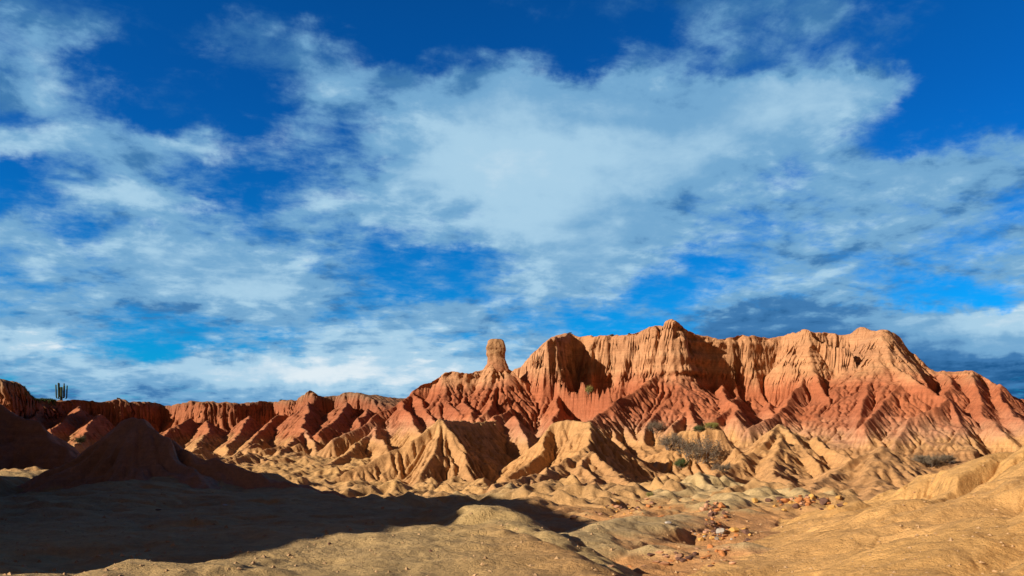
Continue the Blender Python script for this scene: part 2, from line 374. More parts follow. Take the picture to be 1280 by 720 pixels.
def knolls():
    r = random.Random(12)
    def one(idn, px, Y, h, L, ang, sl):
        x = (px - 640) / F * Y; z0 = float(floor_z(np.array([x]), np.array([float(Y)]))[0])
        c, s_ = math.cos(ang), math.sin(ang)
        spine(idn, [(x, Y, z0 + h), (x + c * L * .5, Y + s_ * L * .5, z0 + h * .75), (x + c * L, Y + s_ * L, z0 + h * .05)], lin(sl, conc=.3), raw=True, fl=.25, fw=.8)
    for k in range(46):
        Y = r.uniform(112, 165); one(RIM, r.uniform(185, 400), Y, r.uniform(1.0, 4.2) * (Y - 80) / 80, r.uniform(3, 9), r.uniform(-2.6, -1.0), r.uniform(.7, 1.0))
    for k in range(16):
        Y = r.uniform(100, 160); one(RIM, r.uniform(-60, 130), Y, r.uniform(1.5, 4.5), r.uniform(3, 9), r.uniform(-2.6, -1.0), r.uniform(.7, 1.0))
    for k in range(58):
        Y = r.uniform(44, 92); one(FLOOR, r.uniform(640, 1010), Y, r.uniform(.5, 1.5), r.uniform(2, 7), r.uniform(-2.9, -.6), r.uniform(.4, .65))
    for k in range(34):
        Y = r.uniform(50, 100); one(FLOOR, r.uniform(-60, 640), Y, r.uniform(.3, 1.1), r.uniform(2, 6), r.uniform(-2.9, -.6), r.uniform(.35, .55))
    for k in range(26):
        Y = r.uniform(20, 44); one(WASH, r.uniform(690, 960), Y, r.uniform(.2, .55), r.uniform(1.5, 4), r.uniform(-2.9, -.2), r.uniform(.25, .45))

def floor_z(x, y):
    r = np.hypot(x, y)
    yy = np.where(y > 0, y, 0)
    z = np.interp(yy, [0, 8, 14, 20, 26, 40, 50, 62, 75, 90, 112, 130, 180, 260, 400, 5000],
                  [-2.2, -2.9, -3.5, -3.8, -4.1, -4.3, -4.7, -5.3, -6.0, -6.3, -4.6, -4.2, -4.8, -3, -5, -20])
    # left shelf, higher than the wash
    zl = np.interp(yy, [0, 8, 14, 20, 26, 34, 42, 55, 65, 90, 112, 180, 260, 400, 5000],
                   [-2.0, -2.2, -2.45, -2.7, -2.9, -3.1, -3.3, -3.5, -4.0, -5.8, -4.9, -4.8, -3, -5, -20])
    edge = np.interp(yy, [0, 12, 16, 20, 26, 34, 44, 60, 90], [3, 2.6, 1.9, 0.8, -1.2, -6, -12, -22, -40])
    w = sst(x, edge - 1.2, edge + 1.4)
    z = zl * (1 - w) + z * w
    return z

knolls()
def base(x, y, detail=True):
    """height and owner of the ground at x, y"""
    shp = x.shape
    x = x.ravel().astype(np.float64); y = y.ravel().astype(np.float64)
    wn = sst(np.hypot(x, y), 4, 60)
    wx = x + wn * (1.2 * fbm(x / 6, y / 6, 3, 11)); wy = y + wn * (1.2 * fbm(x / 6, y / 6, 3, 23))
    z = floor_z(x, y) + (0.10 + .35 * wn) * fbm(x / 5, y / 5, 4, 5) * sst(np.hypot(x, y), 2, 12)
    z += wn * np.maximum(0, fbm(x / 9, y / 9, 3, 77)) * 1.1
    ids = np.full(z.shape, FLOOR, np.int8)
    bd = np.zeros_like(z)
    for (idn, pts, prof, back, fl, fw, rnd) in spines:
        zmax = pts[:, 2].max() + .5
        reach = np.interp(zmax + 8, prof[:, 1], prof[:, 0])
        if back is not None: reach = max(reach, np.interp(zmax + 8, back[:, 1], back[:, 0]))
        reach = min(reach, 260)
        m = (x > pts[:, 0].min() - reach) & (x < pts[:, 0].max() + reach) & (y > pts[:, 1].min() - reach) & (y < pts[:, 1].max() + reach)
        ii = np.nonzero(m)[0]
        if len(ii) == 0: continue
        small = pts[:, 1].max() < 60
        X = (x if small else wx)[ii]; Y = (y if small else wy)[ii]
        best = np.full(len(ii), 1e9); beyond = np.zeros(len(ii), bool); ns = len(pts) - 1; si = -1; sg = np.zeros(len(ii)); zz = np.zeros(len(ii)); ss_ = np.zeros(len(ii)); acc = 0.0
        for a, b in zip(pts[:-1], pts[1:]):
            ex, ey = b[0] - a[0], b[1] - a[1]; L = math.hypot(ex, ey) + 1e-9
            si += 1
            tr = ((X - a[0]) * ex + (Y - a[1]) * ey) / L ** 2
            t = np.clip(tr, 0, 1)
            qx = X - a[0] - t * ex; qy = Y - a[1] - t * ey
            d = np.hypot(qx, qy)
            k = d < best
            bq = np.zeros(len(ii), bool)
            if si == 0: bq |= tr < 0
            if si == ns - 1: bq |= tr > 1
            beyond = np.where(k, bq, beyond)
            best = np.where(k, d, best); zz = np.where(k, a[2] + t * (b[2] - a[2]), zz)
            sg = np.where(k, np.sign(qy * ex - qx * ey), sg); ss_ = np.where(k, acc + t * L, ss_)
            acc += L
        d = best
        if idn in (RIDGE, RIM) and back is not None: zz = zz + .3 * np.round(2.2 * fbm(ss_ / 3.6, ss_ * 0 + 3, 2, 61)) * .8
        if idn == RIDGE and back is not None:
            cv = fbm(ss_ / 2.1, ss_ * 0 + 5, 2, 63); cleft = np.maximum(0, fbm(ss_ / 3.1, ss_ * 0 + 8 + zz * .02, 2, 67) - .12)
            d = np.maximum(0, d + sst(d, .2, 2) * (1.1 * fbm(ss_ / 7, ss_ * 0 + 1, 2, 65) + .35 * cv + 3.2 * cleft))
            d = d + .12 * fl * sst(d, .3, 2) * (1 - np.abs(np.sin(ss_ * 3.3 + 4 * fbm(X / 5, Y / 5, 2, 69))))
        elif fl > 0:
            ang = np.arctan2(Y - pts[0, 1], X - pts[0, 0])
            cc = ss_ / fw + ang * (2.2 / fw)
            cc = cc + (1.1 if fw > 1.4 else .5) * fbm(X / (2.2 * fw), Y / (2.2 * fw), 2, 47)
            rib = np.abs(np.sin(cc * math.pi + 3.5 * fbm(X / 8, Y / 8, 2, 41)))
            rib2 = np.abs(np.sin(cc * math.pi * 2.3 + 2 * fbm(X / 4, Y / 4, 2, 43)))
            d = d + fl * (.55 + 1.2 * vnoise(X / (3 * fw), Y / (3 * fw), 49)) * sst(d, .3, 3) * ((1 - rib) * 1.0 + (1 - rib2) * .45)
        pr = prof
        h = zz - np.interp(d, pr[:, 0], pr[:, 1])
        if back is not None:
            hb = zz - np.interp(best, back[:, 0], back[:, 1])
            h = np.where((sg > 0) & ~beyond, hb, h)
        cur = z[ii]
        k = h > cur
        # soft maximum
        s_ = 0.12 + 0.0 * h
        hm = np.maximum(h, cur) + np.maximum(s_ - np.abs(h - cur), 0) ** 2 / (4 * s_)
        z[ii] = hm
        ids[ii[k]] = idn
    return z.reshape(shp), ids.reshape(shp)

# ------------------------------------------------------------------ fan shaped grid in front of the viewer
QUICK = False
du = 0.0015
us = np.arange(-0.80, 0.8001, du)
def seg(a, b, s): return list(np.arange(a, b, s))
ys = np.array(seg(6, 14, .11) + seg(14, 24, .085) + seg(24, 44, .12) + seg(44, 62, .2) + seg(62, 110, .25) + seg(110, 160, .2) + seg(160, 200, .3) + seg(200, 300, 2.0) + [300.0])
# even out the steps where they jump
for _ in range(40): ys[1:-1] = ys[1:-1] * .5 + (ys[:-2] + ys[2:]) * .25
GY, GU = np.meshgrid(ys, us, indexing='ij')
GX = GU * GY
Z, ID = base(GX, GY)
print('base', GX.shape, round(time.time() - T0, 1))

def erode(X, Y, Z, Kmap, Dmap, n, m=0.5):
    Rr, Cc = Z.shape
    idx = np.arange(Rr * Cc).reshape(Rr, Cc)
    dys = np.gradient(Y[:, 0])[:, None]; dxs = (du * Y)
    area = (dys * dxs)
    Z = Z.astype(np.float64).copy()
    for it in range(n):
        best = np.zeros_like(Z); rec = idx.copy(); dist = np.ones_like(Z)
        for di, dj in ((-1, 0), (1, 0), (0, -1), (0, 1), (-1, -1), (-1, 1), (1, -1), (1, 1)):
            s0 = slice(max(0, -di), Rr - max(0, di)); s1 = slice(max(0, -dj), Cc - max(0, dj))
            t0 = slice(max(0, di), Rr - max(0, -di)); t1 = slice(max(0, dj), Cc - max(0, -dj))
            dd = np.hypot(X[s0, s1] - X[t0, t1], Y[s0, s1] - Y[t0, t1])
            sl = (Z[s0, s1] - Z[t0, t1]) / dd
            k = sl > best[s0, s1]
            best[s0, s1] = np.where(k, sl, best[s0, s1]); rec[s0, s1] = np.where(k, idx[t0, t1], rec[s0, s1])
            dist[s0, s1] = np.where(k, dd, dist[s0, s1])
        r = rec.ravel().copy()
        for bnd in (idx[0], idx[-1], idx[:, 0], idx[:, -1]): r[bnd] = bnd
        dep = (r != idx.ravel()).astype(np.int32); p = r.copy()
        while True:
            nd = dep + dep[p]
            if (nd == dep).all(): break
            dep = nd; p = p[p]
        order = np.argsort(dep, kind='stable'); cnt = np.bincount(dep); st = np.concatenate([[0], np.cumsum(cnt)])
        A = area.ravel().copy()
        for l in range(len(cnt) - 1, 0, -1):
            ii = order[st[l]:st[l + 1]]
            np.add.at(A, r[ii], A[ii])
        A = np.minimum(A, 900.0)
        Fk = (Kmap.ravel() * A ** m / dist.ravel())
        z = Z.ravel()
        for l in range(1, len(cnt)):
            ii = order[st[l]:st[l + 1]]
            z[ii] = (z[ii] + Fk[ii] * z[r[ii]]) / (1 + Fk[ii])
        Z = z.reshape(Rr, Cc)
        for rep in range(2):
            cy = np.minimum(.22, Dmap / dys ** 2); cx = np.minimum(.22, Dmap / dxs ** 2)
            L = np.zeros_like(Z)
            L[1:-1] += cy[1:-1] * (Z[2:] + Z[:-2] - 2 * Z[1:-1])
            L[:, 1:-1] += cx[:, 1:-1] * (Z[:, 2:] + Z[:, :-2] - 2 * Z[:, 1:-1])
            Z = Z + L
    return Z, A.reshape(Rr, Cc)

Z0 = Z.copy()
# rills running down from the tops of the cone shaped hills
for idn, (ax, ay, aY), n1_, amp in ((MOUND, (168, 523, 46), 13, .60), (CONE_A, (553, 521, 102), 29, .32), (CONE_B, (712, 526, 98), 25, .40),
                                    (CONE_C, (978, 528, 101), 24, .38), (CONE_D, (1100, 556, 76), 22, .32)):
    a0 = P(ax, ay, aY); rx_ = GX - a0[0]; ry_ = GY - a0[1]; rr_ = np.hypot(rx_, ry_); an = np.arctan2(ry_, rx_)
    mm = (ID == idn) & (rr_ < 30)
    wv_ = (1.1 if idn == MOUND else .8) * fbm(GX / 3.5, GY / 3.5, 3, 501 + idn)
    sc_n = 2 if idn == MOUND else 3.2
    g1 = 1 - np.abs(np.sin(an * n1_ * .5 + wv_ * 1.6)); g2 = 1 - np.abs(np.sin(an * n1_ * 1.13 + wv_ * 2.3 + 1)); g3 = 1 - np.abs(np.sin(an * n1_ * 2.1 + wv_ * 3 + 2))
    hgt = sst(Z0 - floor_z(GX, GY), .1, 1.2)
    cut = (g1 ** 2.2 * sst(rr_, .25 * sc_n, 1.6 * sc_n) + .7 * g2 ** 2 * sst(rr_, .6 * sc_n, 2.2 * sc_n) + .4 * g3 ** 1.5 * sst(rr_, 1.4 * sc_n, 3 * sc_n))
    Z = Z - np.where(mm, amp * cut * hgt * (.6 + .8 * vnoise(GX / 2, GY / 2, 509)), 0)
mid = sst(GY, 33, 45) * (1 - sst(GY, 95, 120)) * sst(GX + GY * .25, -4, 4)
lump = np.abs(fbm(GX / 3.2, GY / 4.5, 3, 401)); flat_ = (ID == FLOOR) | (ID == WASH)
Z = Z + mid * flat_ * 1.5 * (lump - .2) + sst(GY, 45, 60) * (1 - sst(GY, 120, 160)) * flat_ * .7 * (np.abs(fbm(GX / 2.2, GY / 3, 3, 411)) - .2)
pp = -.48 * GX + .88 * GY + 1.6 * fbm(GX / 7, GY / 7, 3, 421); al = .88 * GX + .48 * GY
gul = np.abs(fbm(pp / 2.6, al / 14, 3, 431)); crossg = np.abs(fbm(al / 1.5 + .5 * pp, pp / 4, 3, 433))
slm = (ID == SLOPE) * (.45 + .75 * vnoise(GX / 5, GY / 5, 437))
Z = Z + slm * (1.5 * np.minimum(gul, .30) - .3 + .55 * np.minimum(crossg, .22) + .10 * fbm(GX / 1.2, GY / 1.2, 3, 441))
pl = .30 * GX - .95 * GY + 1.4 * fbm(GX / 6, GY / 6, 3, 451)
nf = ((ID == HUMP) | (ID == FLOOR) | (ID == WASH)) * (1 - sst(GY, 40, 60)) * (.4 + vnoise(GX / 4, GY / 4, 457))
Z = Z + nf * (.75 * np.minimum(np.abs(fbm(pl / 2.4, GX / 6, 3, 453)), .22) + .35 * np.minimum(np.abs(fbm(GX / 1.3, GY / 1.6, 2, 455)), .25) - .15)
far = sst(GY, 34, 62)
Z = Z + (0.12 + .18 * far) * fbm(GX / 1.6, GY / 1.6, 3, 91) + .24 * far * fbm(GX / .5, GY / .5, 2, 95)
K = 0.012 + 0.050 * far
K = np.where(ID == SLOPE, .05, K); K = np.where((ID == MOUND) | (ID == DARKHILL), .016, K)
cliff = (ID == RIDGE) & (Z0 > 8.5)
K = np.where(cliff, .022, K)
D = 0.00015 + 0.00040 * far
Z, ACC = erode(GX, GY, Z, K, D, 14)
print('eroded', round(time.time() - T0, 1))
# ledges and pocks on the bare cliff, clods on the near ground
cl = sst(Z0, 7.5, 9.5) * (ID == RIDGE)
pock = fbm(GX / 1.1 + 40, Z / .9, 4, 171); pk2 = np.minimum(0, fbm(GX / 2.6, Z / 3.2, 2, 181) + .1)
col_ = np.abs(fbm(GX / 1.7, Z / 14, 3, 191))
steep = np.abs(np.gradient(Z, axis=0) / np.gradient(GY, axis=0))
clm = np.maximum(cl, sst(Z0, 2.5, 4.5) * (ID == RIM)) * sst(steep, .6, 1.6)
ledge = fbm(Z * 0 + GX / 30, Z / .5, 3, 197) + .5 * (np.round(2 * fbm(GX / 9, Z / .9, 2, 199)) / 2)
MY = GY + clm * (.24 * pock - 1.7 * pk2 - .45 * (col_ - .25) + .45 * ledge + .15 * np.sign(vnoise(Z * 0 + .5, Z / .8 + GX / 40, 9) - .5))
near = 1 - sst(GY, 35, 70)
Z = Z + near * (.045 * fbm(GX / .9, GY / .9, 3, 141) + .018 * fbm(GX / .22, GY / .22, 2, 151))
Z = Z + (1 - near) * .05 * fbm(GX / .6, GY / .6, 3, 161)
Z = Z + (ID == MOUND) * (.30 * fbm(GX / 1.5, GY / 1.5, 4, 163)) + (ID == DARKHILL) * .5 * fbm(GX / 2.5, GY / 2.5, 4, 165)
INC = np.clip(Z0 - Z, -1, 3)

# ------------------------------------------------------------------ ground colours (pigment only)
def colour(X, Y, Zq, ids, dep):
    c = np.zeros(X.shape + (3,), np.float32)
    def S(mask, col): c[mask] = col
    n = fbm(X / 8, Y / 8, 4, 201)[..., None]; n2 = fbm(X / 1.5, Y / 1.5, 3, 211)[..., None]
    zs = Zq + 1.3 * fbm(X / 9, Y / 9, 3, 221) + 1.1 * fbm(X / 1.3, Y / 4, 3, 223) - 1.2 * np.clip(dep, -.2, 1.2)              # strata follow height
    def layers(stops):
        zz = np.array([s[0] for s in stops]); cc = np.array([s[1] for s in stops], float)
        return np.stack([np.interp(zs, zz, cc[:, k]) for k in range(3)], -1)
    tan = (.49, .28, .115); yel = (.475, .252, .106); red = (.365, .118, .054); pink = (.44, .22, .12); och = (.455, .222, .108); olive = (.35, .255, .13)
    ridge = layers([(-6, yel), (-2.2, yel), (-.6, pink), (1.2, (.42, .165, .085)), (3.0, red), (7.2, red), (8.8, (.40, .155, .075)), (10.5, och), (14, (.465, .235, .118)), (20, (.45, .225, .11))])
    rim = layers([(-6, yel), (-3.2, yel), (-2.2, (.40, .20, .09)), (-.8, (.37, .13, .06)), (5, (.31, .11, .055)), (6.4, (.30, .14, .075)), (8.6, (.25, .14, .08))])
    cone_ = layers([(-8, yel), (-1, yel), (1.5, (.50, .28, .12)), (3, (.50, .22, .11)), (5, (.47, .17, .07))])
    c[:] = np.array(tan)
    m = ids == RIDGE; c[m] = ridge[m]
    m = (ids == RIM); c[m] = rim[m]
    m = (ids == SPURL); c[m] = ridge[m]
    for k in (CONE_A, CONE_B, CONE_C, CONE_D, CONE_E):
        m = ids == k; c[m] = cone_[m]
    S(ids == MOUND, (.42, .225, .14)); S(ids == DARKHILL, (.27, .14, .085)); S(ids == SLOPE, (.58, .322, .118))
    S(ids == HUMP, (.47, .315, .14)); S(ids == SIDE, (.42, .24, .11))
    fl_ = ids == FLOOR
    redw = (sst(Y, 12, 18) * (1 - sst(Y, 36, 46)) * sst(X, -.5, 3))[..., None]
    gre = (1 - sst(X, -2, 1.5))[..., None] * (1 - sst(Y, 50, 60))[..., None]
    floorc = np.array(tan) * (1 - redw) + np.array((.50, .25, .10)) * redw
    floorc = floorc * (1 - gre) + np.array((.46, .305, .14)) * gre
    c[fl_] = floorc[fl_]
    up = sst(Zq - floor_z(X, Y) + .25 * fbm(X / 1.2, Y / 1.2, 3, 241), .15, .6)[..., None]
    wc = floorc * (1 - up) + np.array((.50, .345, .165)) * up
    c[ids == WASH] = wc[ids == WASH]
    # silt laid in the runnels is paler, rib crests a little ruddier
    silt = np.clip(dep, 0, 1)[..., None]
    c = c * (1 + .10 * n + .07 * n2)
    c[..., 2] *= (1 - .08 * n[..., 0])
    beds = fbm(X / 60, (Zq + .01 * X) / .55, 3, 231) + .6 * fbm(X / 40, Zq / .2, 2, 233)
    beds = np.tanh(2.2 * beds)
    rocky = np.isin(ids, (RIDGE, RIM, SPURL)).astype(float)[..., None]
    c = c * (1 + .13 * rocky * beds[..., None] * np.array([.8, 1.1, 1.2]))
    return np.clip(c, .02, .8)
COL = colour(GX, GY, Z, ID, INC)

def ground_material(name, rough_noise=1.0, bump=1.0):
    m = bpy.data.materials.new(name); m.use_nodes = True
    nt = m.node_tree; bs = nt.nodes['Principled BSDF']
    bs.inputs['Roughness'].default_value = 0.95
    bs.inputs['Specular IOR Level'].default_value = 0.12
    at = nt.nodes.new('ShaderNodeAttribute'); at.attribute_name = 'pigment'
    geo = nt.nodes.new('ShaderNodeNewGeometry')
    def noise(s, d, r=.6, vec=None, sx=None):
        n = nt.nodes.new('ShaderNodeTexNoise'); n.inputs['Scale'].default_value = s; n.inputs['Detail'].default_value = d; n.inputs['Roughness'].default_value = r
        if sx:
            mp = nt.nodes.new('ShaderNodeMapping'); mp.inputs['Scale'].default_value = sx
            nt.links.new(geo.outputs['Position'], mp.inputs[0]); nt.links.new(mp.outputs[0], n.inputs['Vector'])
        else: nt.links.new(geo.outputs['Position'], n.inputs['Vector'])
        return n.outputs[0]
    def ramp(v, a, b, lo, hi):
        n = nt.nodes.new('ShaderNodeMapRange'); nt.links.new(v, n.inputs[0])
        n.inputs[1].default_value = a; n.inputs[2].default_value = b; n.inputs[3].default_value = lo; n.inputs[4].default_value = hi
        return n.outputs[0]
    def mul(a, b):
        n = nt.nodes.new('ShaderNodeMath'); n.operation = 'MULTIPLY'; nt.links.new(a, n.inputs[0]); nt.links.new(b, n.inputs[1]); return n.outputs[0]
    f = mul(ramp(noise(2.6, 8, .7), .3, .7, .80, 1.16), ramp(noise(.35, 4), .3, .7, .90, 1.08))
    f = mul(f, ramp(noise(14, 4, .7), .25, .75, .86, 1.12))
    f = mul(f, ramp(noise(1.0, 6, .65, sx=(.12, .12, 3.2)), .3, .7, .84, 1.12))       # bedding
    vm = nt.nodes.new('ShaderNodeVectorMath'); vm.operation = 'SCALE'
    nt.links.new(at.outputs['Color'], vm.inputs[0]); nt.links.new(f, vm.inputs['Scale'])
    nt.links.new(vm.outputs[0], bs.inputs['Base Color'])
    b1 = nt.nodes.new('ShaderNodeBump'); b1.inputs['Strength'].default_value = .8 * bump; b1.inputs['Distance'].default_value = .22
    nt.links.new(noise(1.6, 9, .68), b1.inputs['Height'])
    b2 = nt.nodes.new('ShaderNodeBump'); b2.inputs['Strength'].default_value = .7 * bump; b2.inputs['Distance'].default_value = .075
    nt.links.new(noise(9, 6, .7), b2.inputs['Height']); nt.links.new(b1.outputs[0], b2.inputs['Normal'])
    vo = nt.nodes.new('ShaderNodeTexVoronoi'); vo.feature = 'DISTANCE_TO_EDGE'; vo.inputs['Scale'].default_value = 7.5
    wv = nt.nodes.new('ShaderNodeVectorMath'); wv.operation = 'MULTIPLY_ADD'
    nz = nt.nodes.new('ShaderNodeTexNoise'); nz.inputs['Scale'].default_value = 2.0; nz.inputs['Detail'].default_value = 4
    nt.links.new(geo.outputs['Position'], nz.inputs['Vector']); nt.links.new(nz.outputs['Color'], wv.inputs[0])
    wv.inputs[1].default_value = (.5, .5, .5); nt.links.new(geo.outputs['Position'], wv.inputs[2]); nt.links.new(wv.outputs[0], vo.inputs['Vector'])
    b3 = nt.nodes.new('ShaderNodeBump'); b3.inputs['Strength'].default_value = .32; b3.inputs['Distance'].default_value = .035
    nt.links.new(ramp(vo.outputs['Distance'], 0, .12, 0, 1), b3.inputs['Height']); nt.links.new(b2.outputs[0], b3.inputs['Normal'])
    nt.links.new(b3.outputs[0], bs.inputs['Normal'])
    return m
MG = ground_material('eroded_clay')

Rr, Cc = Z.shape
V = np.stack([GX, MY, Z], -1).reshape(-1, 3)
# vertex normals of the whole sheet, so that the pieces shade without seams
Pu = np.gradient(V.reshape(Rr, Cc, 3), axis=1); Pv = np.gradient(V.reshape(Rr, Cc, 3), axis=0)
NRM = np.cross(Pu, Pv).reshape(-1, 3); NRM /= np.linalg.norm(NRM, axis=1, keepdims=True) + 1e-12

def mesh_obj(name, verts, quads, cols=None, mat=None, normals=None):
    me = bpy.data.meshes.new(name)
    nv = len(verts); nf = len(quads)
    me.vertices.add(nv); me.vertices.foreach_set('co', np.ascontiguousarray(verts, np.float32).ravel())
    me.loops.add(nf * 4); me.loops.foreach_set('vertex_index', np.ascontiguousarray(quads, np.int32).ravel())
    me.polygons.add(nf); me.polygons.foreach_set('loop_start', np.arange(0, nf * 4, 4, dtype=np.int32))
    me.polygons.foreach_set('use_smooth', np.ones(nf, bool))
    me.update(calc_edges=True)
    if cols is not None:
        a = me.color_attributes.new('pigment', 'FLOAT_COLOR', 'POINT')
        a.data.foreach_set('color', np.concatenate([cols.reshape(-1, 3), np.ones((nv, 1))], 1).astype(np.float32).ravel())
    if normals is not None: me.normals_split_custom_set_from_vertices(normals.tolist())
    if mat: me.materials.append(mat)
    o = bpy.data.objects.new(name, me); C.objects.link(o)
    return o
vi = np.arange(Rr * Cc).reshape(Rr, Cc)
quads = np.stack([vi[:-1, :-1], vi[:-1, 1:], vi[1:, 1:], vi[1:, :-1]], -1).reshape(-1, 4)
fid = ID[:-1, :-1].reshape(-1)
COLf = COL.reshape(-1, 3)
LAB = {
    FLOOR: ('ground', 'pale tan desert floor of cracked clay between the hills', 'desert floor'),
    HUMP: ('mound', 'low rounded tan hump at the edge of the near shadow', 'clay mound'),
    SLOPE: ('hillside', 'sunlit golden clay hillside filling the lower right corner', 'hillside'),
    MOUND: ('mound', 'dark brown fluted mound standing wholly in shadow on the left', 'clay mound'),
    DARKHILL: ('hill', 'nearly black shaded hill cut by the left edge under the rim', 'hill'),
    RIM: ('cliff', 'long flat topped red rim on the far left horizon', 'escarpment'),
    SPURL: ('hill', 'yellow gullied spur between the left rim and the pointed cone', 'hill'),
    CONE_A: ('hill', 'pointed tan cone hill with radiating gullies below the rock pinnacle', 'cone hill'),
    CONE_B: ('hill', 'flat topped yellow cone hill with a long fluted skirt in the centre', 'cone hill'),
    CONE_C: ('hill', 'small pale cone hill with a dark right flank under the ridge', 'cone hill'),
    CONE_D: ('hill', 'broad smooth yellow cone hill just behind the golden hillside', 'cone hill'),
    CONE_E: ('hill', 'broken tan knolls behind the grey thicket and beside the pale cone', 'hill'),
    RIDGE: ('ridge', 'tall red ridge with a tan cliff band along its crest', 'ridge'),
    WASH: ('mound', 'low olive tan swells of clay in the wash', 'clay mound'),
    SIDE: ('hill', 'shaded clay hill beside the view', 'hill'),
}
def props(o, label, cat, kind=None, group=None):
    o['label'] = label
    if cat: o['category'] = cat
    if kind: o['kind'] = kind
    if group: o['group'] = group
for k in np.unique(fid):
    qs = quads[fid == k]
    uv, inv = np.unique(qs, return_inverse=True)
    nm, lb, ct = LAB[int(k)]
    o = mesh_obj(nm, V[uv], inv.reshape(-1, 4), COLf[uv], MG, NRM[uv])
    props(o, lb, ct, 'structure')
print('meshes', round(time.time() - T0, 1))

# ------------------------------------------------------------------ ground all round, out to the horizon
rs = np.concatenate([[0.02], np.geomspace(1.0, 330, 150), np.geomspace(360, 9000, 30)])
th = np.linspace(0, 2 * math.pi, 481)
TR, TT = np.meshgrid(rs, th, indexing='ij')
OX, OY = TR * np.cos(TT), TR * np.sin(TT)
OZ, OI = base(OX, OY)
OZ = OZ - .12 - .35 * sst(OY, 20, 60)
# where the near sheet already lies the outer sheet is left open
inside = (OY > 7.5) & (OY < 292) & (np.abs(OX) < 0.785 * OY)
OC = colour(OX, OY, OZ, OI, np.zeros_like(OZ))
a, b = OX.shape
vi = np.arange(a * b).reshape(a, b)
q4 = np.stack([vi[:-1, :-1], vi[1:, :-1], vi[1:, 1:], vi[:-1, 1:]], -1).reshape(-1, 4)
ins = inside.ravel()
keep = ~(ins[q4].all(1))
q4 = q4[keep]
uv, inv = np.unique(q4, return_inverse=True)
o = mesh_obj('terrain', np.stack([OX, OY, OZ], -1).reshape(-1, 3)[uv], inv.reshape(-1, 4), OC.reshape(-1, 3)[uv], MG)
props(o, 'open desert plain and hills reaching the horizon', 'terrain', 'structure')
print('outer', round(time.time() - T0, 1))
#@@OBJECTS
# ------------------------------------------------------------------ places on the finished ground
PYS = HY - F * Z / GY
def ground_at(x, y):
    j = (x / y - us[0]) / du; i = np.interp(y, ys, np.arange(len(ys)))
    i0 = int(min(max(i, 0), Rr - 2)); j0 = int(min(max(j, 0), Cc - 2)); fi = i - i0; fj = j - j0
    return float((Z[i0, j0] * (1 - fj) + Z[i0, j0 + 1] * fj) * (1 - fi) + (Z[i0 + 1, j0] * (1 - fj) + Z[i0 + 1, j0 + 1] * fj) * fi)
def hit(px, py):
    """the point of ground seen at that place in the photograph"""
    j = int(round(((px - 640) / F - us[0]) / du)); j = min(max(j, 0), Cc - 1)
    k = np.nonzero(PYS[:, j] <= py)[0]
    i = int(k[0]) if len(k) else Rr - 1
    return float(GX[i, j]), float(GY[i, j]), float(Z[i, j])
rng = random.Random(7)
def skyline(px, y0=120):
    """the highest ground in that column beyond y0"""
    j = int(round(((px - 640) / F - us[0]) / du)); i0 = int(np.searchsorted(ys, y0))
    i = i0 + int(np.argmin(PYS[i0:, j]))
    return float(GX[i, j]), float(GY[i, j]), float(Z[i, j])

def simple_mat(name, col, rough=.9, var=.25, scale=3.0, bump=.5, bd=.05):
    m = bpy.data.materials.new(name); m.use_nodes = True; nt = m.node_tree; b = nt.nodes['Principled BSDF']
    b.inputs['Roughness'].default_value = rough; b.inputs['Specular IOR Level'].default_value = .2
    geo = nt.nodes.new('ShaderNodeNewGeometry'); n = nt.nodes.new('ShaderNodeTexNoise')
    n.inputs['Scale'].default_value = scale; n.inputs['Detail'].default_value = 6; n.inputs['Roughness'].default_value = .65
    nt.links.new(geo.outputs['Position'], n.inputs['Vector'])
    mr = nt.nodes.new('ShaderNodeMapRange'); nt.links.new(n.outputs[0], mr.inputs[0])
    mr.inputs[1].default_value = .3; mr.inputs[2].default_value = .7; mr.inputs[3].default_value = 1 - var; mr.inputs[4].default_value = 1 + var
    vm = nt.nodes.new('ShaderNodeVectorMath'); vm.operation = 'SCALE'; vm.inputs[0].default_value = col[:3]
    nt.links.new(mr.outputs[0], vm.inputs['Scale']); nt.links.new(vm.outputs[0], b.inputs['Base Color'])
    bp = nt.nodes.new('ShaderNodeBump'); bp.inputs['Strength'].default_value = bump; bp.inputs['Distance'].default_value = bd
    nt.links.new(n.outputs[0], bp.inputs['Height']); nt.links.new(bp.outputs[0], b.inputs['Normal'])
    return m

def tri_obj(name, verts, faces, mat, parent=None, smooth=False):
    me = bpy.data.meshes.new(name); me.from_pydata([tuple(v) for v in verts], [], faces); me.update()
    if smooth: me.polygons.foreach_set('use_smooth', np.ones(len(me.polygons), bool))
    me.materials.append(mat)
    o = bpy.data.objects.new(name, me); C.objects.link(o)
    if parent: o.parent = parent
    return o
def empty(name, loc):
    o = bpy.data.objects.new(name, None); o.location = loc; o.empty_display_size = .2; C.objects.link(o); return o

